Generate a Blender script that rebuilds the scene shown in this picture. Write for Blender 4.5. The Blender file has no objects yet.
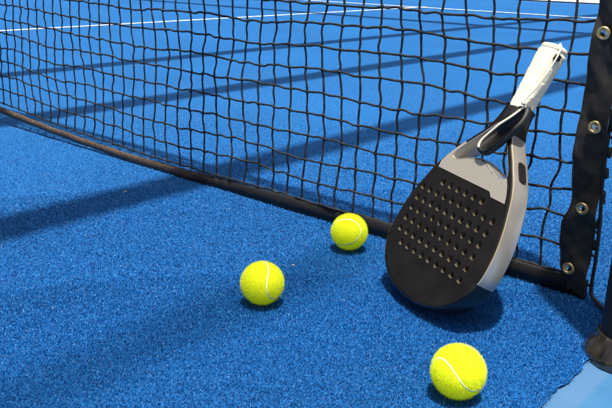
import bpy, bmesh, math, random
import numpy as np
from mathutils import Vector, Matrix, Quaternion
from mathutils.geometry import delaunay_2d_cdt

random.seed(7)
RNG = np.random.default_rng(7)
scene = bpy.context.scene
COL = scene.collection
PI = math.pi

# ------------------------------------------------------------------ helpers
def tag(o, label=None, cat=None, group=None, kind=None):
    if label: o['label'] = label
    if cat: o['category'] = cat
    if group: o['group'] = group
    if kind: o['kind'] = kind
    return o

def empty(name, loc=(0, 0, 0)):
    o = bpy.data.objects.new(name, None)
    o.empty_display_size = .05
    o.location = loc
    COL.objects.link(o)
    return o

def mesh_obj(name, verts, faces, mats, parent=None, smooth=True, fmat=None):
    me = bpy.data.meshes.new(name)
    me.from_pydata([tuple(v) for v in verts], [], [tuple(f) for f in faces])
    for m in (mats if isinstance(mats, (list, tuple)) else [mats]):
        me.materials.append(m)
    if fmat is not None:
        me.polygons.foreach_set('material_index', fmat)
    me.polygons.foreach_set('use_smooth', [smooth] * len(me.polygons))
    me.update()
    o = bpy.data.objects.new(name, me)
    COL.objects.link(o)
    if parent: o.parent = parent
    return o

class MB:
    """collects geometry for one mesh"""
    def __init__(s): s.v = []; s.f = []; s.m = []
    def add(s, v, f, m=0):
        b = len(s.v); s.v += [tuple(x) for x in v]
        s.f += [tuple(b + i for i in q) for q in f]; s.m += [m] * len(f)
    def box(s, lo, hi, m=0):
        x0, y0, z0 = lo; x1, y1, z1 = hi
        v = [(x0,y0,z0),(x1,y0,z0),(x1,y1,z0),(x0,y1,z0),(x0,y0,z1),(x1,y0,z1),(x1,y1,z1),(x0,y1,z1)]
        s.add(v, [(0,3,2,1),(4,5,6,7),(0,1,5,4),(1,2,6,5),(2,3,7,6),(3,0,4,7)], m)
    def tube(s, pts, r, n=6, caps=True, m=0, closed=False, flat=1.0, up=None):
        P = [Vector(p) for p in pts]; N = len(P)
        rr = r if isinstance(r, (list, tuple)) else [r] * N
        vs = []; prev = None
        for i in range(N):
            if closed: t = P[(i + 1) % N] - P[i - 1]
            else: t = P[min(i + 1, N - 1)] - P[max(i - 1, 0)]
            t.normalize()
            ref = prev if prev is not None else (Vector(up) if up else (Vector((0, 0, 1)) if abs(t.z) < .9 else Vector((0, 1, 0))))
            a = (ref - t * ref.dot(t)); a.normalize(); b = t.cross(a); prev = a
            for k in range(n):
                an = 2 * PI * k / n
                vs.append(P[i] + a * (math.cos(an) * rr[i]) + b * (math.sin(an) * rr[i] * flat))
        fs = []
        for i in range(N if closed else N - 1):
            j = (i + 1) % N
            for k in range(n):
                l = (k + 1) % n
                fs.append((i * n + k, i * n + l, j * n + l, j * n + k))
        if caps and not closed:
            fs.append(tuple(range(n))[::-1]); fs.append(tuple((N - 1) * n + k for k in range(n)))
        s.add(vs, fs, m)
    def lathe(s, prof, n=32, M=None, m=0):
        """prof: (r,z) list, around local z"""
        vs = []
        for r, z in prof:
            for k in range(n):
                a = 2 * PI * k / n
                p = Vector((r * math.cos(a), r * math.sin(a), z)); vs.append(M @ p if M else p)
        fs = []
        for i in range(len(prof) - 1):
            for k in range(n):
                l = (k + 1) % n
                fs.append((i * n + k, i * n + l, (i + 1) * n + l, (i + 1) * n + k))
        s.add(vs, fs, m)
    def blob(s, c, r, n=6, rings=4, sc=(1, 1, 1), m=0):
        vs = []; fs = []
        for i in range(rings + 1):
            th = PI * i / rings
            for k in range(n):
                a = 2 * PI * k / n
                vs.append((c[0] + r * sc[0] * math.sin(th) * math.cos(a), c[1] + r * sc[1] * math.sin(th) * math.sin(a), c[2] + r * sc[2] * math.cos(th)))
        for i in range(rings):
            for k in range(n):
                l = (k + 1) % n
                fs.append((i * n + k, (i + 1) * n + k, (i + 1) * n + l, i * n + l))
        s.add(vs, fs, m)
    def build(s, name, mats, parent=None, smooth=True):
        return mesh_obj(name, s.v, s.f, mats, parent, smooth, s.m)

def catmull(pts, per=8, closed=False):
    P = [np.array(p, float) for p in pts]; n = len(P); out = []
    for i in range(n if closed else n - 1):
        if closed: a, b, c, d = P[i - 1], P[i], P[(i + 1) % n], P[(i + 2) % n]
        else: a, b, c, d = P[max(i - 1, 0)], P[i], P[i + 1], P[min(i + 2, n - 1)]
        for k in range(per):
            t = k / per
            out.append(.5 * (2 * b + (c - a) * t + (2 * a - 5 * b + 4 * c - d) * t * t + (3 * b - a - 3 * c + d) * t ** 3))
    if not closed: out.append(P[-1])
    return out

def hsh(a, b=0, c=0):
    x = math.sin(a * 127.1 + b * 311.7 + c * 74.7) * 43758.5453
    return (x - math.floor(x)) * 2 - 1

def wave(x, seed):
    """smooth 1-D noise about -1..1"""
    i = math.floor(x); f = x - i; f = f * f * (3 - 2 * f)
    return hsh(i, seed) * (1 - f) + hsh(i + 1, seed) * f

# ------------------------------------------------------------------ materials
def new_mat(name):
    m = bpy.data.materials.new(name); m.use_nodes = True
    nt = m.node_tree; b = nt.nodes['Principled BSDF']
    return m, nt, b

def setv(b, **k):
    names = dict(color='Base Color', rough='Roughness', metal='Metallic', spec='Specular IOR Level', coat='Coat Weight', coatr='Coat Roughness', sheen='Sheen Weight', trans='Transmission Weight', ior='IOR', sheent='Sheen Tint', sheenr='Sheen Roughness')
    for a, v in k.items():
        if a in ('color', 'sheent') and len(v) == 3: v = (*v, 1)
        b.inputs[names[a]].default_value = v

def noise_var(nt, b, c0, c1, scale=40, detail=4, lo=.35, hi=.65, coord='Object', bump=0, bscale=None, bdist=.001, rough=None):
    tc = nt.nodes.new('ShaderNodeTexCoord'); n = nt.nodes.new('ShaderNodeTexNoise'); r = nt.nodes.new('ShaderNodeValToRGB')
    n.inputs['Scale'].default_value = scale; n.inputs['Detail'].default_value = detail
    nt.links.new(tc.outputs[coord], n.inputs['Vector']); nt.links.new(n.outputs['Fac'], r.inputs['Fac'])
    r.color_ramp.elements[0].position = lo; r.color_ramp.elements[1].position = hi
    r.color_ramp.elements[0].color = (*c0, 1); r.color_ramp.elements[1].color = (*c1, 1)
    nt.links.new(r.outputs['Color'], b.inputs['Base Color'])
    if rough:
        mr = nt.nodes.new('ShaderNodeMapRange'); mr.inputs['To Min'].default_value = rough[0]; mr.inputs['To Max'].default_value = rough[1]
        mr.inputs['From Min'].default_value = .3; mr.inputs['From Max'].default_value = .7
        nt.links.new(n.outputs['Fac'], mr.inputs['Value']); nt.links.new(mr.outputs['Result'], b.inputs['Roughness'])
    if bump:
        n2 = nt.nodes.new('ShaderNodeTexNoise'); n2.inputs['Scale'].default_value = bscale or scale * 4; n2.inputs['Detail'].default_value = 3
        nt.links.new(tc.outputs[coord], n2.inputs['Vector'])
        bp = nt.nodes.new('ShaderNodeBump'); bp.inputs['Strength'].default_value = bump; bp.inputs['Distance'].default_value = bdist
        nt.links.new(n2.outputs['Fac'], bp.inputs['Height']); nt.links.new(bp.outputs['Normal'], b.inputs['Normal'])
    return r, n

def simple(name, c0, c1=None, scale=40, rough=.5, bump=0, bscale=None, bdist=.001, rr=None, **k):
    m, nt, b = new_mat(name)
    setv(b, color=c0, rough=rough, **k)
    if c1: noise_var(nt, b, c0, c1, scale, bump=bump, bscale=bscale, bdist=bdist, rough=rr)
    return m

# turf pile: each blade has its own tint
TURF_DARK = (.0035, .064, .24); TURF_MID = (.008, .134, .415); TURF_GLINT = (.10, .36, .72)
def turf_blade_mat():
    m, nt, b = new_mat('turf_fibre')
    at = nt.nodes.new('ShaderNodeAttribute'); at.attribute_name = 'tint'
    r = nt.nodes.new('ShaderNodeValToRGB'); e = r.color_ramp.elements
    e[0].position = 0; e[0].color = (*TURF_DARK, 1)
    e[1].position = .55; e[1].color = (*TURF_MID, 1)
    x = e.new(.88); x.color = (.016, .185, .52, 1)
    x = e.new(1.0); x.color = (*TURF_GLINT, 1)  # sun glints put into the colour of the palest blades
    nt.links.new(at.outputs['Fac'], r.inputs['Fac'])
    # broad soft wear over the court
    tc = nt.nodes.new('ShaderNodeTexCoord'); n = nt.nodes.new('ShaderNodeTexNoise'); n.inputs['Scale'].default_value = 2.6; n.inputs['Detail'].default_value = 3
    nt.links.new(tc.outputs['Object'], n.inputs['Vector'])
    mr = nt.nodes.new('ShaderNodeMapRange'); mr.inputs['From Min'].default_value = .3; mr.inputs['From Max'].default_value = .7; mr.inputs['To Min'].default_value = .86; mr.inputs['To Max'].default_value = 1.14
    nt.links.new(n.outputs['Fac'], mr.inputs['Value'])
    mx = nt.nodes.new('ShaderNodeVectorMath'); mx.operation = 'SCALE'
    nt.links.new(r.outputs['Color'], mx.inputs[0]); nt.links.new(mr.outputs['Result'], mx.inputs['Scale'])
    nt.links.new(mx.outputs['Vector'], b.inputs['Base Color'])
    setv(b, rough=.5, spec=.22)
    tr = nt.nodes.new('ShaderNodeBsdfTranslucent'); nt.links.new(mx.outputs['Vector'], tr.inputs['Color'])
    ms = nt.nodes.new('ShaderNodeMixShader'); ms.inputs[0].default_value = .25
    nt.links.new(b.outputs[0], ms.inputs[1]); nt.links.new(tr.outputs[0], ms.inputs[2])
    nt.links.new(ms.outputs[0], nt.nodes['Material Output'].inputs['Surface'])
    return m

def turf_base_mat():
    m, nt, b = new_mat('turf_backing')
    tc = nt.nodes.new('ShaderNodeTexCoord')
    n = nt.nodes.new('ShaderNodeTexNoise'); n.inputs['Scale'].default_value = 260; n.inputs['Detail'].default_value = 4
    n3 = nt.nodes.new('ShaderNodeTexNoise'); n3.inputs['Scale'].default_value = 1.7; n3.inputs['Detail'].default_value = 4
    for q in (n, n3): nt.links.new(tc.outputs['Object'], q.inputs['Vector'])
    r = nt.nodes.new('ShaderNodeValToRGB'); e = r.color_ramp.elements
    e[0].position = .33; e[0].color = (.004, .074, .26, 1); e[1].position = .68; e[1].color = (.013, .150, .42, 1)
    nt.links.new(n.outputs['Fac'], r.inputs['Fac'])
    mr = nt.nodes.new('ShaderNodeMapRange'); mr.inputs['From Min'].default_value = .3; mr.inputs['From Max'].default_value = .7; mr.inputs['To Min'].default_value = .9; mr.inputs['To Max'].default_value = 1.1
    nt.links.new(n3.outputs['Fac'], mr.inputs['Value'])
    mx = nt.nodes.new('ShaderNodeVectorMath'); mx.operation = 'SCALE'
    nt.links.new(r.outputs['Color'], mx.inputs[0]); nt.links.new(mr.outputs['Result'], mx.inputs['Scale'])
    nt.links.new(mx.outputs['Vector'], b.inputs['Base Color'])
    bp = nt.nodes.new('ShaderNodeBump'); bp.inputs['Strength'].default_value = .8; bp.inputs['Distance'].default_value = .004
    nt.links.new(n.outputs['Fac'], bp.inputs['Height']); nt.links.new(bp.outputs['Normal'], b.inputs['Normal'])
    setv(b, rough=.7, spec=.2, sheen=.1, sheenr=.45, sheent=(.2, .5, 1.))
    return m

M_FIBRE = turf_blade_mat(); M_TURF = turf_base_mat()
M_LINE = simple('line_white', (.72, .75, .78), (.84, .86, .88), 60, .7, bump=.6, bscale=300)
M_SAND = simple('sand_grain', (.45, .50, .58), (.7, .68, .6), 500, .4)
M_CRUMB = simple('crumb', (.42, .33, .2), (.6, .5, .35), 300, .8)
M_GROUND = simple('outer_ground', (.20, .22, .24), (.27, .28, .29), 3, .85)
def slab_mat():
    m, nt, b = new_mat('painted_slab')
    r, n = noise_var(nt, b, (.026, .125, .28), (.042, .16, .33), 9, 6, .3, .7, bump=.25, bscale=160, rough=(.3, .5))
    tc = nt.nodes.new('ShaderNodeTexCoord'); sx = nt.nodes.new('ShaderNodeSeparateXYZ'); nt.links.new(tc.outputs['Object'], sx.inputs[0])
    w = nt.nodes.new('ShaderNodeTexNoise'); w.inputs['Scale'].default_value = 45; w.inputs['Detail'].default_value = 4; nt.links.new(tc.outputs['Object'], w.inputs['Vector'])
    ad = nt.nodes.new('ShaderNodeMath'); ad.operation = 'MULTIPLY_ADD'; ad.inputs[1].default_value = .014; nt.links.new(w.outputs['Fac'], ad.inputs[0]); nt.links.new(sx.outputs['X'], ad.inputs[2])
    rp = nt.nodes.new('ShaderNodeValToRGB'); e = rp.color_ramp.elements     # worn pale strip of old glue beside the carpet edge
    e[0].position = 0; e[0].color = (.45,) * 3 + (1,); e[1].position = 1; e[1].color = (0, 0, 0, 1)
    mp = nt.nodes.new('ShaderNodeMapRange'); mp.inputs['From Min'].default_value = .085; mp.inputs['From Max'].default_value = .145
    nt.links.new(ad.outputs[0], mp.inputs['Value']); nt.links.new(mp.outputs[0], rp.inputs['Fac'])
    x = e.new(.45); x.color = (.5,) * 3 + (1,); x = e.new(.62); x.color = (.08,) * 3 + (1,)
    mx = nt.nodes.new('ShaderNodeMix'); mx.data_type = 'RGBA'
    nt.links.new(rp.outputs['Color'], mx.inputs[0]); nt.links.new(r.outputs['Color'], mx.inputs[6]); mx.inputs[7].default_value = (.11, .20, .35, 1)
    nt.links.new(mx.outputs[2], b.inputs['Base Color'])
    return m
M_SLAB = slab_mat()
M_CORD = simple('net_cord', (.006, .0055, .005), (.017, .014, .012), 700, .62, bump=.8, bscale=1500, bdist=.0006)
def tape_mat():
    """black webbing; a sunlit tan is painted into the hem a good way along the court"""
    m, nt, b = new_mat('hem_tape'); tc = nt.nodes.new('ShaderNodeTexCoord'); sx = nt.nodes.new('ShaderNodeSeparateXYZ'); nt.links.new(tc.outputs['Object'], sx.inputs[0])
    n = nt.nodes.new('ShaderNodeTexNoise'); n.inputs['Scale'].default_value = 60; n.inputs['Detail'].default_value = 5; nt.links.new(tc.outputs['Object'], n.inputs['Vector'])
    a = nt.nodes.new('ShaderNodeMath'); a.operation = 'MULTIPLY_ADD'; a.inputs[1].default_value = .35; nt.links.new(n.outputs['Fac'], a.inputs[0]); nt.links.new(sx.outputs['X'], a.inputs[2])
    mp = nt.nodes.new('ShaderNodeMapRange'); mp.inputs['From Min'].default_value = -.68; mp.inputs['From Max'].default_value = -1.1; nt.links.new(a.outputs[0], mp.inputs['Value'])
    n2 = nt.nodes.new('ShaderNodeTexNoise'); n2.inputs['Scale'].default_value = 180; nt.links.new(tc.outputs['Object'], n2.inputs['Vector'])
    r = nt.nodes.new('ShaderNodeValToRGB'); r.color_ramp.elements[0].color = (.04, .027, .018, 1); r.color_ramp.elements[1].color = (.15, .10, .064, 1)  # tan tones painted in for sunlight on the tape
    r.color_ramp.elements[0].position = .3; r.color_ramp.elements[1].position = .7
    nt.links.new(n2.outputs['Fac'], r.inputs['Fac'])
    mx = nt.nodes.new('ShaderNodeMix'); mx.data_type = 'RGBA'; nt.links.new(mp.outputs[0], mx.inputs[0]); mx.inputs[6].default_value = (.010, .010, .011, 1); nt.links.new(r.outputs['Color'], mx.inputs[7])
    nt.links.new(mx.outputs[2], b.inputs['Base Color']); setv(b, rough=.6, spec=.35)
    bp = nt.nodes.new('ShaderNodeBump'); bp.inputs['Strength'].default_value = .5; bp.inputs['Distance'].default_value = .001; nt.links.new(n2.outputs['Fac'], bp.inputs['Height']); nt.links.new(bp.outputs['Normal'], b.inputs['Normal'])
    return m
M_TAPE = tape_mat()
M_STRAP = simple('strap_webbing', (.009, .008, .007), (.034, .029, .023), 70, .55, spec=.35, bump=.5, bscale=900, bdist=.0005, sheen=.15)
M_WHITE_TAPE = simple('white_band', (.7, .7, .68), (.8, .8, .78), 30, .7)
M_BRASS = simple('brass', (.86, .66, .30), (.70, .50, .20), 300, .3, metal=.85, rr=(.25, .4))
M_EYELET_MIRROR = simple('eyelet_mirror', (.75, .75, .72), None, rough=.15, metal=1.)
M_POST = simple('post_paint', (.010, .010, .011), (.020, .018, .016), 60, .45, bump=.2, bscale=500, spec=.2)
M_BOOT = simple('boot_rubber', (.012, .0105, .009), (.055, .047, .037), 16, .2, metal=.2, bump=.35, bscale=60, bdist=.004, rr=(.12, .3), coat=1., coatr=.08)
M_CARBON = simple('carbon_face', (.0075, .0065, .0055), (.012, .0105, .009), 25, .45, bump=.12, bscale=1800, bdist=.0003, rr=(.4, .52), spec=.22)
M_FOAM = simple('hole_wall', (.075, .06, .036), (.12, .097, .06), 400, .7)
M_SILVER = simple('frame_lacquer', (.38, .36, .315), (.43, .405, .355), 30, .27, metal=.45, coat=.6, coatr=.12)
M_GOLDLINE = simple('gold_line', (.62, .52, .30), None, rough=.3, metal=.6)
M_PANEL = simple('panel_lacquer', (.35, .325, .27), (.39, .36, .30), 400, .42, metal=.15, coat=.3)
M_BUMPER = simple('bumper_black', (.007, .007, .007), (.016, .015, .013), 50, .26, bump=.08, bscale=300, spec=.45)
M_GRIP = simple('grip_wrap', (.84, .76, .58), (.90, .83, .66), 60, .6, bump=.5, bscale=900, bdist=.0004)
M_CORDWHITE = simple('strap_cord', (.74, .66, .50), (.82, .76, .60), 300, .6, bump=.6, bscale=1500, bdist=.0005)
M_BAND = simple('wrist_band', (.008, .008, .008), (.02, .018, .016), 200, .5, bump=.6, bscale=1200, bdist=.0005)
M_DARK = simple('slot_dark', (.006, .005, .004), (.016, .012, .009), 200, .4)
M_FELT = simple('ball_felt', (.90, .97, .008), (.95, .99, .02), 160, .9, bump=.3, bscale=900, bdist=.0008, sheen=.4, sheent=(.8, 1, .2))
M_FELT.node_tree.nodes['Principled BSDF'].inputs['Subsurface Weight'].default_value = 0
M_FELT.node_tree.nodes['Principled BSDF'].inputs['Subsurface Radius'].default_value = (1, 1, .3)
M_FELT.node_tree.nodes['Principled BSDF'].inputs['Subsurface Scale'].default_value = .022
_n = M_FELT.node_tree; _b = _n.nodes['Principled BSDF']; _t = _n.nodes.new('ShaderNodeBsdfTranslucent'); _t.inputs[0].default_value = (.93, 1., .03, 1)   # nylon nap lets light through
_m = _n.nodes.new('ShaderNodeMixShader'); _m.inputs[0].default_value = .4; _n.links.new(_b.outputs[0], _m.inputs[1]); _n.links.new(_t.outputs[0], _m.inputs[2]); _n.links.new(_m.outputs[0], _n.nodes['Material Output'].inputs['Surface'])
M_SEAM = simple('ball_seam', (.78, .86, .50), (.86, .92, .62), 300, .7)
M_STEEL = simple('dark_steel', (.04, .045, .05), (.06, .065, .07), 10, .45, metal=.4)
M_RAIL = simple('pale_rail', (.76, .76, .74), (.84, .84, .82), 8, .5)
def glass_mat():
    m, nt, b = new_mat('wall_glass')      # thin clear sheet: lets light straight through, with a fresnel reflection
    t = nt.nodes.new('ShaderNodeBsdfTransparent'); t.inputs[0].default_value = (.88, .94, .93, 1); g = nt.nodes.new('ShaderNodeBsdfGlossy'); g.inputs['Roughness'].default_value = .02
    fr = nt.nodes.new('ShaderNodeFresnel'); ms = nt.nodes.new('ShaderNodeMixShader'); nt.links.new(fr.outputs[0], ms.inputs[0]); nt.links.new(t.outputs[0], ms.inputs[1]); nt.links.new(g.outputs[0], ms.inputs[2])
    nt.links.new(ms.outputs[0], nt.nodes['Material Output'].inputs['Surface']); return m
M_GLASS = glass_mat()

# ------------------------------------------------------------------ camera
CAM = Vector((.3806, -1.1461, .5114))
yaw, pitch, roll = .7136, .3135, .0196
f = Vector((-math.sin(yaw) * math.cos(pitch), math.cos(yaw) * math.cos(pitch), -math.sin(pitch)))
r0 = Vector((math.cos(yaw), math.sin(yaw), 0)); u0 = r0.cross(f)
rt = r0 * math.cos(roll) + u0 * math.sin(roll); up = -r0 * math.sin(roll) + u0 * math.cos(roll)
cam = bpy.data.objects.new('camera', bpy.data.cameras.new('camera'))
cam.matrix_world = Matrix(((rt.x, up.x, -f.x, CAM.x), (rt.y, up.y, -f.y, CAM.y), (rt.z, up.z, -f.z, CAM.z), (0, 0, 0, 1)))
cam.data.sensor_width = 36; cam.data.lens = 748.06 / 612 * 36; cam.data.clip_start = .02; cam.data.clip_end = 500
COL.objects.link(cam); scene.camera = cam
FPX = 748.06 / 306

# ------------------------------------------------------------------ light
EL, AZ = math.radians(78), math.radians(-40)             # azimuth from +x towards +y
S = Vector((math.cos(EL) * math.cos(AZ), math.cos(EL) * math.sin(AZ), math.sin(EL)))
sun = bpy.data.objects.new('sun', bpy.data.lights.new('sun', 'SUN'))
sun.data.energy = 4.9; sun.data.angle = math.radians(1.5); sun.data.color = (1, .95, .86)
sun.rotation_mode = 'QUATERNION'; sun.rotation_quaternion = S.to_track_quat('Z', 'Y'); COL.objects.link(sun)
w = bpy.data.worlds.new('World'); scene.world = w; w.use_nodes = True
nt = w.node_tree; bg = nt.nodes['Background']; sky = nt.nodes.new('ShaderNodeTexSky')
sky.sky_type = 'NISHITA'; sky.sun_disc = False; sky.sun_elevation = EL; sky.sun_rotation = PI / 2 - AZ
sky.air_density = .6; sky.dust_density = 7.0; sky.ozone_density = 1.0
nt.links.new(sky.outputs[0], bg.inputs[0]); bg.inputs[1].default_value = .092
vs = scene.view_settings; vs.view_transform = 'Standard'; vs.look = 'None'; vs.gamma = 1; vs.exposure = .41; vs.use_curve_mapping = False
scene.cycles.max_bounces = 8; scene.cycles.use_denoising = True

# ------------------------------------------------------------------ setting
COURT_X0, COURT_X1 = -10.0, .085
def turf_edge(y): return COURT_X1 + .004 * wave(y * 30, 3) + .002 * wave(y * 90, 5) + .01 * wave(y * 6, 9)
b = MB(); b.add([(-250, -250, -.03), (250, -250, -.03), (250, 250, -.03), (-250, 250, -.03)], [(0, 1, 2, 3)])
tag(b.build('ground', M_GROUND, smooth=False), kind='structure')
b = MB(); b.add([(.05, -12, -.0085), (1.6, -12, -.0085), (1.6, 12, -.0085), (.05, 12, -.0085)], [(0, 1, 2, 3)])
tag(b.build('surround_floor', M_SLAB, smooth=False), kind='structure')
# turf backing, edge ragged beside the post
ys = [-10] + list(np.arange(-1.2, .6, .01)) + [10.15]
vv = []; ff = []
for y in ys: vv += [(COURT_X0, y, -.004), (turf_edge(y), y, -.004)]
for i in range(len(ys) - 1): ff.append((2 * i, 2 * i + 1, 2 * i + 3, 2 * i + 2))
tag(mesh_obj('court_turf', vv, ff, M_TURF, smooth=False), kind='structure')
XM = .127 - 5.0
b = MB(); b.add([(XM - .03, .25, -.001), (XM + .03, .25, -.001), (XM + .03, 7.15, -.001), (XM - .03, 7.15, -.001)], [(0, 1, 2, 3)])
tag(b.build('center_line', M_LINE, smooth=False), kind='structure')
b = MB(); b.add([(COURT_X0 + .05, 6.915, .003), (.06, 6.915, .003), (.06, 6.985, .003), (COURT_X0 + .05, 6.985, .003)], [(0, 1, 2, 3)])
tag(b.build('service_line', M_LINE, smooth=False), kind='structure')

def in_view(P, mx=1.12, my=1.15):
    D = P - np.array(CAM); z = D @ np.array(f); x = (D @ np.array(rt)) / z * FPX; y = (D @ np.array(up)) / z * FPX * 1.5
    return (z > .1) & (np.abs(x) < mx) & (np.abs(y) < my)

BALLS = [((-.0085, -.4031), (-.2709, -.3515, .0546, .8945)), ((-.3705, -.3792), (.0328, -.4119, .7883, -.4559)), ((-.4164, -.1006), (-.0309, .7329, .3343, -.5918))]
def turf_pile():
    # short curly fibres; thinner and coarser away from the lens as they shrink below what can be seen
    pts = []; N0 = 520000
    bands = [(.3, .9), (.9, 1.3), (1.3, 1.8), (1.8, 2.5), (2.5, 3.5), (3.5, 4.3)]
    for d0, d1 in bands:
        dens = N0 / (((d0 + d1) / 2) ** 2)
        area = (2 * d1) ** 2; n = int(min(area * dens, 6e6))
        P = np.stack([CAM.x + RNG.uniform(-d1, d1, n), CAM.y + RNG.uniform(-d1, d1, n), np.zeros(n)], 1)
        d = np.linalg.norm(P - np.array(CAM), axis=1)
        k = (d >= d0) & (d < d1) & in_view(P) & (RNG.random(n) < np.clip((4.2 - d) / 2.6, 0, 1))
        pts.append(P[k])
    P = np.concatenate(pts)
    edge = np.array([turf_edge(y) for y in np.arange(-1.6, 8, .004)]); ei = np.clip(((P[:, 1] + 1.6) / .004).astype(int), 0, len(edge) - 1)
    P = P[P[:, 0] < edge[ei] + RNG.normal(0, .002, len(P))]
    P = P[(P[:, 0] > COURT_X0)]
    n = len(P); d = np.linalg.norm(P - np.array(CAM), axis=1)
    az = RNG.uniform(0, 2 * PI, n); lean = np.minimum(RNG.uniform(.2, 1.25, n) + .55 * np.clip((d - 1.2) / 1.0, 0, 1), 1.45)
    L = RNG.uniform(.0034, .0058, n); wd = RNG.uniform(.0006, .0010, n) * np.maximum(1, d) ** .9
    # balls press the pile flat under them
    hgt = np.ones(n)
    for (bx, by), _ in BALLS:
        q = np.hypot(P[:, 0] - bx, P[:, 1] - by); hgt = np.where(q < .014, .5, hgt)
    dirv = np.stack([np.cos(az), np.sin(az), np.zeros(n)], 1); a2 = az + PI / 2 + RNG.normal(0, .5, n)
    side = np.stack([np.cos(a2), np.sin(a2), RNG.normal(0, .25, n)], 1)
    base = P + np.array([0, 0, -.0045]) + np.stack([np.zeros(n), np.zeros(n), RNG.normal(0, .0005, n) - .0012 * np.clip(d - 1.6, 0, 1.2)], 1)
    mid = base + dirv * (L * .45 * np.sin(lean * .7))[:, None] + np.array([0, 0, 1]) * (L * .55 * np.cos(lean * .7) * hgt)[:, None]
    l2 = np.minimum(lean * 1.6, np.where(d > 1.7, 1.5, 2.0))
    tip = mid + dirv * (L * .5 * np.sin(l2))[:, None] + np.array([0, 0, 1]) * (L * .5 * np.cos(l2) * hgt)[:, None]
    hw = (wd * .5)[:, None]
    V = np.stack([base - side * hw, base + side * hw, mid + side * hw, mid - side * hw, tip + side * hw * .55, tip - side * hw * .55], 1).reshape(-1, 3)
    o6 = np.arange(n)[:, None] * 6
    F = np.concatenate([o6 + np.array([0, 1, 2, 3]), o6 + np.array([3, 2, 4, 5])], 1).reshape(-1)
    me = bpy.data.meshes.new('turf_pile'); nf = 2 * n
    me.vertices.add(len(V)); me.vertices.foreach_set('co', V.astype(np.float32).ravel())
    me.loops.add(nf * 4); me.loops.foreach_set('vertex_index', F.astype(np.int32))
    me.polygons.add(nf); me.polygons.foreach_set('loop_start', np.arange(0, nf * 4, 4, dtype=np.int32)); me.polygons.foreach_set('loop_total', np.full(nf, 4, np.int32))
    me.update(calc_edges=True)
    t = RNG.beta(1.6, 1.5, n); t = np.maximum(t, np.clip((d - 1.2) / 1.4, 0, 1) * .68); t = np.where(RNG.random(n) < .045, RNG.uniform(.88, 1, n), t * .9)  # far blades tinted lighter to offset their shaded faces
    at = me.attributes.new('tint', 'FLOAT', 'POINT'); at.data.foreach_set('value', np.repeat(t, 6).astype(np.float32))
    me.polygons.foreach_set('use_smooth', np.ones(nf, bool))
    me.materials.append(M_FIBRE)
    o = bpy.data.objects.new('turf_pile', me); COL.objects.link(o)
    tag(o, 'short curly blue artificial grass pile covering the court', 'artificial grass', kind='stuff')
    print('blades', n)
turf_pile()

def sand():
    n = 26000
    P = np.stack([RNG.uniform(-2.2, .09, n), RNG.uniform(-1.0, 1.6, n), RNG.uniform(-.003, .0012, n)], 1)
    P = P[in_view(P)]; n = len(P)
    s = RNG.uniform(.00022, .0005, n)[:, None]; s[RNG.random(n) < .012] *= 2.0
    O = np.array([(1, 0, 0), (-1, 0, 0), (0, 1, 0), (0, -1, 0), (0, 0, 1), (0, 0, -1)], float)
    V = (P[:, None, :] + O[None] * s[:, None] * RNG.uniform(.6, 1.4, (n, 6, 1))).reshape(-1, 3)
    T = np.array([(0, 2, 4), (2, 1, 4), (1, 3, 4), (3, 0, 4), (2, 0, 5), (1, 2, 5), (3, 1, 5), (0, 3, 5)])
    F = (np.arange(n)[:, None, None] * 6 + T[None]).reshape(-1, 3)
    o = mesh_obj('sand', V.tolist(), F.tolist(), M_SAND, smooth=False)
    tag(o, 'pale sand grains scattered through the blue artificial grass', 'sand', kind='stuff')
sand()

def crumb(x, y, ln, rz, label):
    b = MB(); pts = [(x + math.cos(rz) * ln * t, y + math.sin(rz) * ln * t, .0025 + .0012 * math.sin(t * 3)) for t in (-.5, -.2, .15, .5)]
    b.tube(pts, [.0006, .0013, .0012, .0005], 6)
    tag(b.build('dry_crumb', M_CRUMB), label, 'crumb', 'dry crumbs lying on the turf')
crumb(-.058, -.3525, .007, 2.4, 'pale dry crumb just behind the big near ball showing an S seam')
crumb(-.4335, -.237, .006, .3, 'pale dry crumb on open turf between the two farther balls')
crumb(-1.005, -.18, .010, .9, 'pale dry crumb in the front shadow stripe')

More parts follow.
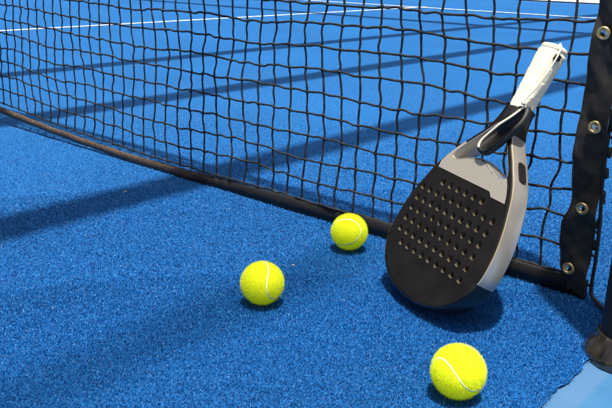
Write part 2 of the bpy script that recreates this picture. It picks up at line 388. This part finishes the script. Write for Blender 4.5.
# ------------------------------------------------------------------ balls
R = .0333
def ball(xy, quat, label):
    t = empty('tennis_ball', (xy[0], xy[1], R)); tag(t, label, 'tennis ball', 'tennis balls on the blue turf')
    Q = Quaternion(quat); Q.normalize()
    # seam curve
    S_ = []
    a, bb = (.78, .22) if xy[0] < -.2 and xy[1] < -.2 else (.75, .25); c = 2 * math.sqrt(a * bb)
    for i in range(200):
        q = 2 * PI * i / 200
        p = Vector((a * math.cos(q) + bb * math.cos(3 * q), a * math.sin(q) - bb * math.sin(3 * q), c * math.sin(2 * q))); p.normalize(); S_.append(Q @ p)
    SA = np.array([tuple(p) for p in S_])
    bm = bmesh.new(); bmesh.ops.create_icosphere(bm, subdivisions=5, radius=1)
    for v in bm.verts:
        n = np.array(v.co.normalized()); dm = np.sqrt(((SA - n) ** 2).sum(1).min()) * R
        rad = R - .0009 * max(0, 1 - (dm / .0016) ** 2) if dm < .0016 else R
        v.co = Vector(n) * (rad + .00012 * hsh(n[0] * 40, n[1] * 40, n[2] * 40))
    base_v = [tuple(v.co) for v in bm.verts]; base_f = [tuple(x.index for x in q.verts) for q in bm.faces]; bm.free()
    # nap: thousands of fine fibres standing off the felt
    n = 20000; D = RNG.normal(size=(n, 3)); D /= np.linalg.norm(D, axis=1)[:, None]
    dmin = np.array([np.sqrt(((SA - d) ** 2).sum(1).min()) * R for d in D]); D = D[dmin > .0016]; n = len(D)
    T = np.cross(D, RNG.normal(size=(n, 3))); T /= np.linalg.norm(T, axis=1)[:, None]; B2 = np.cross(D, T)
    ln = RNG.uniform(.0006, .0034, n)[:, None]; tip = D * (R - .0002) + D * ln + T * RNG.uniform(0, .0018, n)[:, None]; root = D * (R - .0003)
    o = len(base_v); fv = np.stack([root - B2 * .00013, root + B2 * .00013, tip], 1).reshape(-1, 3)
    ffc = (np.arange(n)[:, None] * 3 + np.array([0, 1, 2]) + o)
    mesh_obj('felt', base_v + fv.tolist(), base_f + ffc.tolist(), M_FELT, t)
    b = MB(); b.tube([p * (R - .0011) for p in S_], .00135, 8, closed=True); b.build('seam', M_SEAM, t)
ball(*BALLS[0], 'bright yellow tennis ball nearest the camera with an S shaped white seam')
ball(*BALLS[1], 'bright yellow tennis ball alone on open turf with one curved white seam')
ball(*BALLS[2], 'bright yellow tennis ball resting close to the bottom of the net')

# ------------------------------------------------------------------ net
def build_net():
    net = empty('padel_net', (0, 0, 0)); tag(net, 'black knotted padel net stretched across the blue court', 'net')
    CS = .0453; NC = 219; ROWS = 19; Z0 = .0285
    def lift(x):  # hem rises a little away from the post
        return .042 * min(1, max(0, (-x - 1.05) / .95)) ** 1.6 if x > -2.6 else .042
    def node(i, j):
        x = -.0387 - CS * i if i > 0 else -.034
        z = Z0 + .0455 * j
        g = max(0, 1 - max(0, -x - .02) / .22) * max(0, 1 - abs(z - .13) / .16)     # tugged about by the lacing at the post end
        far = min(1, i / 3)
        x2 = x + (.0035 * wave(x * 9 + j * .35, 11 + (j % 3)) + .0022 * hsh(i, j, 1) + .007 * wave(z * 7 + i * .13, 21)) * far + g * .016 * hsh(i, j, 5)
        z2 = z + (.0055 * wave(x * 5, 31 + j // 3) + .0016 * hsh(i, j, 2)) * min(1, (j + .6) / 2) + g * .012 * hsh(i, j, 7) - .004 * math.sin(min(1, -x / .4) * PI) * (1 if j < 14 else 0)
        if j == 0: z2 = z - .001; 
        z2 += lift(x2) * (1 - j / ROWS)
        y2 = .010 * wave(x * 1.7, 41) * math.sin(PI * min(1, z / .85)) + .004 * wave(x * 6 + z * 9, 43) + .0015 * hsh(i, j, 3) + .02 * math.sin(PI * min(1, z / .85)) * (1 - math.exp(x * 1.2))
        if z < .4 and -.28 < x < 0: y2 = max(y2, .004)
        return Vector((x2, y2, z2))
    G = [[node(i, j) for j in range(ROWS + 1)] for i in range(NC)]
    b = MB()
    def strand(a, c, i, j, s, r, near):
        m = (a + c) / 2; k = .0023 if near else .0015
        m1 = a.lerp(c, .3) + Vector((hsh(i, j, s), hsh(i, j, s + 1) * .8, hsh(i, j, s + 2))) * k
        m2 = a.lerp(c, .7) + Vector((hsh(i, j, s + 3), hsh(i, j, s + 4) * .8, hsh(i, j, s + 5))) * k
        if near:
            P = catmull([a, m1, m2, c], 3)
            b.tube(P, [r * (1 + .12 * hsh(i + q, j, s)) for q in range(len(P))], 6, caps=False)
        else: b.tube([a, m1, m2, c], r, 5 if i < 70 else 4, caps=False)
    for i in range(NC):
        near = i < 46
        for j in range(ROWS + 1):
            if j < ROWS: strand(G[i][j], G[i][j + 1], i, j, 50, .0021, near)
            if i < NC - 1: strand(G[i][j], G[i + 1][j], i, j, 60, .0022, near)
            if i < 90:
                b.blob(G[i][j], .0040, 7 if near else 5, 5 if near else 3, (1.0 + .2 * hsh(i, j, 8), .85, 1.0 + .25 * hsh(i, j, 9)))
    # the first column is laced to the edge rope through the strap
    for j in range(ROWS + 1):
        a = G[0][j]; zz = a.z + .012 * hsh(j, 4)
        e = Vector((.000, .001, zz)); b.tube(catmull([a, a.lerp(e, .5) + Vector((0, -.001, .006 * hsh(j, 7))), e, e + Vector((.004, -.004, -.008))], 4), .0021, 6)
    b.build('cord_mesh', M_CORD, net)
    # hem tape: a doubled webbing, lightly wavy
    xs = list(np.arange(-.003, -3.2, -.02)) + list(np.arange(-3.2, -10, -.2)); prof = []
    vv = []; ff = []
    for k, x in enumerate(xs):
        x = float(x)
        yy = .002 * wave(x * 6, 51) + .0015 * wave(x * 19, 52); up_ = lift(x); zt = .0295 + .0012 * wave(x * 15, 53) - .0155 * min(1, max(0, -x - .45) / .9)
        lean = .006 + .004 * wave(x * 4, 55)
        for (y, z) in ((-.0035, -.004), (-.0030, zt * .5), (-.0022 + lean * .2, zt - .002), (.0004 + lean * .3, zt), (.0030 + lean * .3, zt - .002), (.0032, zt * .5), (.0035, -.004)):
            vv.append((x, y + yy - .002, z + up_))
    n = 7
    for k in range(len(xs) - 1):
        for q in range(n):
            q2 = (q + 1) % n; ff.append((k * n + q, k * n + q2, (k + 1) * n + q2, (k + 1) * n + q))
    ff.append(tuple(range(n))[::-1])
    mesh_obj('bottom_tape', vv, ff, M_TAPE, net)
    # top band
    b = MB(); b.box((-10, -.004, .868), (-.004, .006, .925)); b.build('top_band', M_WHITE_TAPE, net)
    # end strap: buckled webbing (x-left, z-left, x-right, z-right, y-bow)
    rows = [(-.048, .93, -.004, .93, 0), (-.046, .80, -.003, .80, .004), (-.044, .66, -.004, .66, -.003), (-.046, .55, -.003, .55, .003),
            (-.0438, .4684, -.0035, .470, .001), (-.0458, .4079, -.004, .4109, -.004), (-.0483, .3482, -.0037, .335, .003), (-.0504, .2706, -.0036, .278, -.002), (-.0525, .2141, -.0034, .2235, .004),
            (-.0500, .1700, -.0030, .1905, .008), (-.0462, .1480, -.0021, .1620, .000), (-.0500, .1290, -.0012, .1450, -.008), (-.0543, .1134, -.0007, .1267, -.004), (-.0538, .0701, -.0023, .0808, .003), (-.0482, .0399, -.0033, .0408, -.002), (-.0362, .0257, -.0026, .0112, -.001), (-.034, .006, -.003, .002, .0)]
    rr = catmull(rows, 6); nu = 10; F_ = []; B_ = []
    for a in rr:
        for k in range(nu + 1):
            t = k / nu; x = a[0] * (1 - t) + a[2] * t; z = a[1] * (1 - t) + a[3] * t
            y = -.0085 + a[4] * (1 - .5 * t) + .003 * math.sin(t * PI * 1.3 + z * 45) + .0012 * math.sin(t * 6 + z * 130) + .0012 * wave(z * 60 + t * 2.5, 81)
            F_.append((x, y - .0009, z)); B_.append((x, y + .0009, z))
    N = len(rr); W = nu + 1; ff = []; nb = len(F_)
    for i in range(N - 1):
        for k in range(nu):
            a = i * W + k; ff.append((a, a + W, a + W + 1, a + 1)); ff.append((nb + a, nb + a + 1, nb + a + W + 1, nb + a + W))
        for k in (0, nu):
            a = i * W + k; q = (a, nb + a, nb + a + W, a + W); ff.append(q if k == 0 else q[::-1])
    strap = mesh_obj('side_strap', F_ + B_, ff, M_STRAP, net)
    def y_at(x, z): return min(p[1] for p in F_ if math.hypot(p[0] - x, p[2] - z) < .0105)
    for (x, z) in ((-.0296, .4193), (-.0235, .2795), (-.0245, .1493), (-.0335, .0442), (-.024, .56), (-.024, .70), (-.024, .84)):
        y = y_at(x, z); e = MB(); tilt = Matrix.Rotation(PI / 2 + .12 * hsh(z * 9), 4, 'X'); M = Matrix.Translation((x, y + .0002, z)) @ tilt
        prof = [(.0104, -.0005), (.0103, .0009), (.0092, .0022), (.0076, .0025), (.0060, .0016), (.0050, .0000), (.0046, -.0018)]
        e.lathe(prof, 28, M, 0)
        e.lathe([(.0046, -.0016), (.0030, -.0022), (.0012, -.0024), (.00001, -.0025)], 28, M, 1)  # mirror dish added in place of the open hole, to brighten the centre
        e.build('eyelet', [M_BRASS, M_EYELET_MIRROR], strap)
    # edge rope with a bend hooked on the post foot
    b = MB()
    path = [(.0005, -.004, .93), (.001, -.004, .7), (-.001, -.003, .5), (.001, -.004, .36), (-.0035, -.004, .28), (-.0018, -.006, .199), (.0037, -.006, .1265), (.0050, -.005, .0678), (.0044, -.005, .030), (.0055, -.006, .0135), (.0110, -.010, .0058), (.0200, -.018, .0042), (.034, -.032, .0042), (.06, -.06, .006), (.085, -.105, .012)]
    P = catmull(path, 7); b.tube(P, [.0031 + .0003 * hsh(i) for i in range(len(P))], 8)
    for k in range(9):
        z = .09 + .04 * k; b.blob((.0012 + .0015 * hsh(k), -.005, z + .008 * hsh(k, 3)), .0036, 10, 8, (1.15, 1.1, 2.6))
    b.build('edge_rope', M_CORD, net)
build_net()

# ------------------------------------------------------------------ net post
p = empty('net_post', (.1177, -.1373, -.009)); tag(p, 'black round net post standing in a dark glossy foot at the turf edge', 'post')
b = MB(); b.lathe([(.046, .02), (.046, .98), (.043, .99), (.0001, .992)], 48); b.build('post_tube', M_POST, p)
b = MB(); n = 64; vs_ = []
prof = [(.0650, 0), (.0670, .004), (.0668, .009), (.0645, .0145), (.0600, .0205), (.0555, .0265), (.0520, .0320), (.0505, .0370), (.0485, .0385), (.044, .0380)]
fs_ = []
for i, (r_, z_) in enumerate(prof):
    for k in range(n):
        a = 2 * PI * k / n; lump = 1 + (.018 * math.sin(3 * a + 1.2) + .012 * wave(a * 5, 61) + .01 * wave(z_ * 90 + a * 2, 62)) * (1 if i < 7 else 0)
        vs_.append((r_ * lump * math.cos(a), r_ * lump * math.sin(a), z_ + .002 * wave(a * 4 + 3, 63) * (i > 1) * (i < 7)))
for i in range(len(prof) - 1):
    for k in range(n):
        l = (k + 1) % n; fs_.append((i * n + k, i * n + l, (i + 1) * n + l, (i + 1) * n + k))
b.add(vs_, fs_); b.build('post_foot', M_BOOT, p)

# ------------------------------------------------------------------ racket
def build_racket():
    rk = empty('padel_racket', (-.1961, -.2403, .0186))
    rk.rotation_mode = 'YXZ'; rk.rotation_euler = (-.5186, .0159, -.4193)
    tag(rk, 'black drop shaped padel racket with cream grip leaning on the net', 'racket')
    T = .038; E = .0045                                        # thickness, rounding of the rim
    rp = [(0, 0), (.024, .0012), (.047, .0058), (.068, .0135), (.087, .0250), (.1035, .0410), (.1150, .0600), (.1218, .085), (.1225, .108), (.1195, .135), (.1135, .160), (.106, .182), (.0955, .2080), (.083, .2295), (.0698, .246), (.0585, .260), (.0470, .2725), (.0360, .2850), (.0275, .2985), (.0225, .312), (.0200, .326), (.0190, .340)]
    right = [tuple(q) for q in catmull(rp, 6)]
    outer = right + [(-u, v) for u, v in right[::-1][:-1]]      # counter-clockwise from the bottom
    outer = [outer[i] for i in range(len(outer)) if i == 0 or (Vector(outer[i]) - Vector(outer[i - 1])).length > 1e-5]
    if (Vector(outer[0]) - Vector(outer[-1])).length < 1e-5: outer.pop()
    th = [(-.002, .2440), (-.030, .2375), (-.054, .2290), (-.0655, .2305), (-.0610, .2420), (-.0470, .2588), (-.0270, .2815), (-.0130, .300), (0, .3090), (.0130, .300), (.0270, .2815), (.0470, .2588), (.0610, .2420), (.0655, .2305), (.054, .2270), (.034, .2315), (.0126, .2410)]
    throat = [tuple(q) for q in catmull(th, 6, closed=True)]
    cols = [-.0955 + .0202 * k for k in range(10)]
    rowsv = [(.0680, range(1, 10)), (.0870, range(0, 10)), (.1070, range(0, 10)), (.1262, range(0, 10)), (.1452, range(0, 10)), (.1648, range(0, 10)), (.1848, range(2, 8))]
    HR = .0053
    holes = []
    for v, ks in rowsv:
        for k in ks:
            u = cols[k]; holes.append((u, v + .0006 - .013 * u * .0))
    def inset(loop, e):
        n = len(loop); out = []
        for i in range(n):
            a = Vector(loop[i - 1]); c = Vector(loop[(i + 1) % n]); t = (c - a).normalized()
            out.append((loop[i][0] - t.y * e, loop[i][1] + t.x * e))   # to the left of travel = inside for a ccw loop
        return out
    def thick(v):                                                # the arms thin down into the handle
        t = min(1, max(0, (v - .262) / .07)); t = t * t * (3 - 2 * t); return 1 - .22 * t
    def P3(u, v, w): return (u, -w, v) if False else (u, -(-T / 2 + (w + T / 2) * thick(v)), v)
    def cap(loops, w, flip):
        co = []; ed = []
        for L in loops:
            s = len(co); co += [Vector(q) for q in L]; ed += [(s + i, s + (i + 1) % len(L)) for i in range(len(L))]
        vs2, es, fs2, *_ = delaunay_2d_cdt(co, ed, [], 2, 1e-7)
        V = [P3(q.x, q.y, w) for q in vs2]; F = []
        for q in fs2:
            c = sum((vs2[i] for i in q), Vector((0, 0))) / len(q)
            if any((c - Vector(h)).length < HR * .93 for h in holes) or (len(loops) > 1 and inside(c, loops[1])): continue
            F.append(tuple(q) if not flip else tuple(q)[::-1])
        return V, F
    def inside(c, L):
        k = False; j = len(L) - 1
        for i in range(len(L)):
            if (L[i][1] > c.y) != (L[j][1] > c.y) and c.x < (L[j][0] - L[i][0]) * (c.y - L[i][1]) / (L[j][1] - L[i][1]) + L[i][0]: k = not k
            j = i
        return k
    circ = lambda h, r: [(h[0] + r * math.cos(2 * PI * k / 20), h[1] + r * math.sin(2 * PI * k / 20)) for k in range(20)]
    # face: front and back skins with the drilled holes
    fb = MB(); oi = inset(outer, E); ti = inset(throat, .0022 if False else -.0)
    area = sum(throat[i - 1][0] * throat[i][1] - throat[i][0] * throat[i - 1][1] for i in range(len(throat)))
    sg = 1 if area > 0 else -1                                   # inset moves left of travel; for the hole we widen outwards
    ti = inset(throat, -sg * .002)
    lo = [oi, ti] + [circ(h, HR + .0009) for h in holes]
    V, F = cap(lo, 0, False); fb.add(V, F, 0)
    V, F = cap(lo, -T, True); fb.add(V, F, 0)
    for h in holes:
        rings = [(HR + .0009, 0), (HR + .0004, -.00025), (HR, -.0010), (HR - .0003, -.006), (HR - .0003, -T + .001), (HR + .0009, -T)]
        vs_ = []; fs_ = []
        for r_, w_ in rings: vs_ += [P3(u, v, w_) for u, v in circ(h, r_)]
        for i in range(len(rings) - 1):
            for k in range(20):
                l = (k + 1) % 20; fs_.append((i * 20 + k, i * 20 + l, (i + 1) * 20 + l, (i + 1) * 20 + k))
        fb.add(vs_, fs_[:40], 0); fb.add(vs_, fs_[40:], 1)
    face = fb.build('face', [M_CARBON, M_FOAM], rk, smooth=False)
    for q in face.data.polygons:
        if len(q.vertices) == 4: q.use_smooth = True
    # rim wall, rounded at both edges
    def wall(loop, keep, out_, name, mat, e=E, sgn=1, grow=0, stripe=False):
        prof = []
        for k in range(6):
            a = PI / 2 * k / 5; prof.append((e * (1 - math.sin(a)), -e * (1 - math.cos(a))))
        prof = [(x, y) for x, y in prof] + [(-.0012 * math.sin(PI * q), -e - (T - 2 * e) * q) for q in (.25, .5, .75)] + [(x, -T - y) for x, y in prof[::-1]]
        n = len(loop); vs_ = []; fs_ = []; fm = []
        for x, w_ in prof:
            vs_ += [P3(u, v, w_ + (grow if w_ > -T / 2 else -grow)) for u, v in inset(loop, (x - grow) * sgn)]
        for i in range(len(prof) - 1):
            for k in range(n):
                l = (k + 1) % n
                if keep((loop[k][1] + loop[l][1]) / 2, (loop[k][0] + loop[l][0]) / 2): fs_.append((i * n + k, i * n + l, (i + 1) * n + l, (i + 1) * n + k)); fm.append((1 if min(i, len(prof) - 2 - i) < 3 else 2 if min(i, len(prof) - 2 - i) == 3 else 0) if stripe else 0)
        return mesh_obj(name, vs_, fs_, mat, rk, fmat=fm)
    BV = .0725
    fr = wall(outer, lambda v, u: BV < v <= .2955, 1, 'frame', [M_SILVER, M_CARBON, M_GOLDLINE], stripe=True)
    wall(outer, lambda v, u: v > .294, 1, 'neck', M_BUMPER, grow=.0004)
    wall(outer, lambda v, u: v <= BV + .004, 1, 'bumper', M_BUMPER, grow=.0007)
    # black rim stripe on the front shoulder of the frame
    wall(throat, lambda v, u: True, -1, 'throat_wall', M_SILVER, e=.002, sgn=-sg)
    # champagne panel over the bridge
    pl = [(-.0850, .2050), (-.060, .2045), (-.02, .2038), (.02, .2032), (.0500, .2028), (.0512, .2020), (.0575, .1965), (.0590, .1957), (.0905, .1952), (.0860, .2060), (.0780, .2190), (.0700, .2290), (.0675, .2300), (.0655, .2272), (.0540, .2243), (.0345, .2285), (.0126, .2382), (-.002, .2412), (-.030, .2347), (-.0540, .2262), (-.0670, .2285), (-.0680, .2330), (-.0640, .2400), (-.0510, .2560), (-.0545, .2600), (-.0665, .2460), (-.0790, .2290), (-.0860, .2160)]
    co = [Vector(q) for q in pl]; v2, _, f2, *_ = delaunay_2d_cdt(co, [(i, (i + 1) % len(co)) for i in range(len(co))], [], 1, 1e-7)
    for w_, fl, in ((.00035, 0), (-T - .00035, 1)):
        b = MB(); n = len(v2); b.add([P3(q.x, q.y, w_) for q in v2], [tuple(q)[::(-1 if fl else 1)] for q in f2])
        b.add([P3(q[0], q[1], w_) for q in pl] + [P3(q[0], q[1], w_ - (.0004 if not fl else -.0004)) for q in pl], [(i, (i + 1) % len(pl), (i + 1) % len(pl) + len(pl), i + len(pl)) for i in range(len(pl))])
        b.build('throat_panel', M_PANEL, rk, smooth=False)
    # dark plate on each side of the frame, standing in for a shaded slot
    for s in (1, -1):
        b = MB(); wq = []
        cl = [(q[0] * s, q[1]) for q in catmull([(.0805, .2330), (.0735, .2420), (.0655, .2515), (.0580, .2605)], 4)]
        cs = catmull([(-.0125,), (-.0115,), (-.019,), (-.0265,), (-.0255,)], 1)
        N = len(cl); grid = []
        for i, (u, v) in enumerate(cl):
            t = abs(i / (N - 1) * 2 - 1); hw = .0078 * (1 - t ** 6) ** .5 + .0004
            a = Vector(cl[max(i - 1, 0)]); c = Vector(cl[min(i + 1, N - 1)]); tt = (c - a).normalized(); nx, ny = tt.y * s, -tt.x * s
            for q in (-1, -.5, 0, .5, 1): grid.append(P3(u + nx * .0022, v + ny * .0022, -.019 + hw * q))
        b.add(grid, [(i * 5 + k, i * 5 + k + 1, i * 5 + k + 6, i * 5 + k + 5) for i in range(N - 1) for k in range(4)])
        b.build('slot_plate', M_DARK, fr)
    # black sleeve where the arms run into the handle, then the wrapped grip
    def ring(v, hu, hw, n=28, p=2.6, du=0):
        out = []
        for k in range(n):
            a = 2 * PI * k / n; c, s_ = math.cos(a), math.sin(a)
            out.append((du + hu * math.copysign(abs(c) ** (2 / p), c), -(-.019 + hw * math.copysign(abs(s_) ** (2 / p), s_)), v))
        return out
    def loft(name, rings, mat, cap0=True, cap1=True):
        n = len(rings[0]); V = [q for r_ in rings for q in r_]; F = []
        for i in range(len(rings) - 1):
            for k in range(n):
                l = (k + 1) % n; F.append((i * n + k, i * n + l, (i + 1) * n + l, (i + 1) * n + k))
        if cap0: F.append(tuple(range(n))[::-1])
        if cap1: F.append(tuple((len(rings) - 1) * n + k for k in range(n)))
        return mesh_obj(name, V, F, mat, rk)
    loft('sleeve', [ring(.3060, .0215, .0150), ring(.3075, .0225, .0160), ring(.318, .0212, .0165), ring(.334, .0192, .0168), ring(.3375, .0185, .0160)], M_BAND)
    # overlapping turns of the grip tape: a small step that winds up the handle
    b = MB(); n = 40; NR = 130; V = []; F = []
    for i in range(NR):
        t = i / (NR - 1); v0 = .3305 + .1060 * t
        for k in range(n):
            a = 2 * PI * k / n; c, s_ = math.cos(a), math.sin(a)
            ph = (v0 / .024 + a / (2 * PI)) % 1.0
            st = .0006 * ph ** 1.5 - .00025 * math.exp(-((ph - .0) / .06) ** 2) + .00014 * wave(a * 2 + i * .3, 71)
            hu = (.0178 + .0044 * t ** 1.3) + st; hw = (.0160 + .0024 * t ** 1.3) + st
            if t > .95: q = (t - .95) / .05; hu -= .003 * q * q; hw -= .003 * q * q
            p = 2.7
            V.append((hu * math.copysign(abs(c) ** (2 / p), c), -(-.019 + hw * math.copysign(abs(s_) ** (2 / p), s_)), v0))
    for i in range(NR - 1):
        for k in range(n):
            l = (k + 1) % n; F.append((i * n + k, i * n + l, (i + 1) * n + l, (i + 1) * n + k))
    F.append(tuple(range(n))[::-1]); F.append(tuple((NR - 1) * n + k for k in range(n)))
    grip = mesh_obj('grip', V, F, M_GRIP, rk)
    cp = loft('butt_cap', [ring(.4345, .0192, .0155), ring(.4370, .0212, .0172), ring(.4410, .0212, .0172), ring(.4435, .0200, .0160), ring(.4448, .0175, .0135)], M_CORDWHITE)
    b = MB(); b.tube([(.004, .019, .4459), (.004, .019, .4463)], .0042, 16); b.build('cord_hole', M_DARK, cp)
    b = MB(); b.box((.0185, .0080, .4215), (.0258, .0165, .4300)); b.build('cord_lock', M_DARK, rk)
    # wrist strap: cream cord down the grip to a bead, then a black padded band piped with cream
    st = MB()
    P = catmull([(.004, .019, .446), (.014, .012, .4475), (.0225, .010, .440), (.0262, .0080, .428), (.0255, .0085, .412), (.0246, .0075, .395), (.0225, .0045, .370), (.0200, -.001, .3500), (.0240, -.0075, .3440), (.0270, -.009, .3415)], 8)
    st.tube(P, .0015, 8); cord = st.build('wrist_cord', M_CORDWHITE, rk)
    b = MB(); b.blob((.0305, -.0085, .3410), .0034, 12, 8); b.build('bead', M_CORDWHITE, rk)
    # band: a long flat loop; outline in (u,v) at about w = 8 mm, 9 mm thick, rounded
    bl = [(.0300, .3400), (.0200, .3170), (.0090, .2985), (-.0025, .2813), (-.0125, .2640), (-.0112, .2548), (-.0010, .2490), (.0100, .2490), (.0190, .2560), (.0320, .2740), (.0440, .2990), (.0465, .3160), (.0410, .3330)]
    bl = [tuple(q) for q in catmull(bl, 6, closed=True)]
    ar = sum(bl[i - 1][0] * bl[i][1] - bl[i][0] * bl[i - 1][1] for i in range(len(bl))); s2 = 1 if ar > 0 else -1
    def wz(v): return .0070 - .010 * max(0, (v - .30) / .04)      # lies down on to the handle at its top
    layers = [(.004, .0115), (.0012, .0108), (0, .0085), (0, .0035), (.0015, .0012), (.004, .0004)]
    V = []; F = []; n = len(bl)
    for e_, h_ in layers: V += [(u, -(wz(v) - .006 + h_), v) for u, v in inset(bl, e_ * s2)]
    for i in range(len(layers) - 1):
        for k in range(n):
            l = (k + 1) % n; F.append((i * n + k, i * n + l, (i + 1) * n + l, (i + 1) * n + k))
    F.append(tuple(range(n))); F.append(tuple((len(layers) - 1) * n + k for k in range(n))[::-1])
    band = mesh_obj('wrist_band', V, F, M_BAND, rk)
    pipe = [(q[0] + .0015, -(wz(q[1]) + .0052), q[1]) for q in catmull([(.0295, .3395), (.0200, .3180), (.0095, .2995), (-.0015, .2820), (-.0090, .2680), (-.0096, .2600), (-.0068, .2555)], 6)]
    b = MB(); b.tube(pipe, .0023, 10); b.build('piping', M_CORDWHITE, band)
build_racket()

# ------------------------------------------------------------------ end wall of the court (only its foot is seen)
bw = empty('glass_wall', (0, 10.28, 0)); tag(bw, 'glass end wall on a pale base rail across the far end of the court', 'wall')
b = MB(); b.box((-10, -.09, -.02), (.2, .03, .012)); b.build('rail_shadow', M_STEEL, bw, smooth=False)  # dark strip standing in for the shadow under the rail
b = MB(); b.add([(-10, -.088, .0125), (-10, .028, .0125), (-10, .028, .075), (-10, -.02, .075), (.2, -.088, .0125), (.2, .028, .0125), (.2, .028, .075), (.2, -.02, .075)], [(0, 1, 2, 3), (7, 6, 5, 4), (0, 4, 5, 1), (1, 5, 6, 2), (2, 6, 7, 3), (3, 7, 4, 0)]); b.build('base_rail', M_RAIL, bw, smooth=False)
for k in range(5):
    b = MB(); b.box((-9.95 + 2.02 * k, -.006, .078), (-7.97 + 2.02 * k, .006, 3.0)); b.build('glass_pane', M_GLASS, bw, smooth=False)
for k in range(6):
    b = MB(); b.box((-10.03 + 2.02 * k, .04, -.02), (-9.93 + 2.02 * k, .14, 3.05)); b.build('steel_upright', M_STEEL, bw, smooth=False)

# ------------------------------------------------------------------ unseen roof frame: beams lowered and sized to shape the stripes of shade
rf = empty('roof_frame', (0, 0, 0)); tag(rf, 'dark steel roof frame low over the court, unseen, its beams set for the stripes of shade', 'roof frame')
H = 2.1; dx, dy = S.x / S.z, S.y / S.z
def shade_beam(x, wd, y0, y1, h=H):
    b = MB(); b.box((x + dx * h - wd / 2, y0, h - .05), (x + dx * h + wd / 2, y1, h + .05)); b.build('shade_beam', M_STEEL, rf, smooth=False)
for xs_ in (-.985, -1.935, -2.885): shade_beam(xs_, .125, -9, 10)
b = MB(); yc = 5.05 + dy * (H + .2); b.box((-9, yc - .09, H + .06), (6, yc + .09, H + .16)); b.build('cross_beam', M_STEEL, rf, smooth=False)
shade_beam(-.40, .036, -9, -.1 + dy * 5.2, 5.2)  # added unseen bar, not part of the roof, for the faint near shadow
for (x, y) in ((6, yc), (-9, yc)):
    b = MB(); b.box((x - .06, y - .06, -.03), (x + .06, y + .06, 5.3)); b.build('column', M_STEEL, rf, smooth=False)
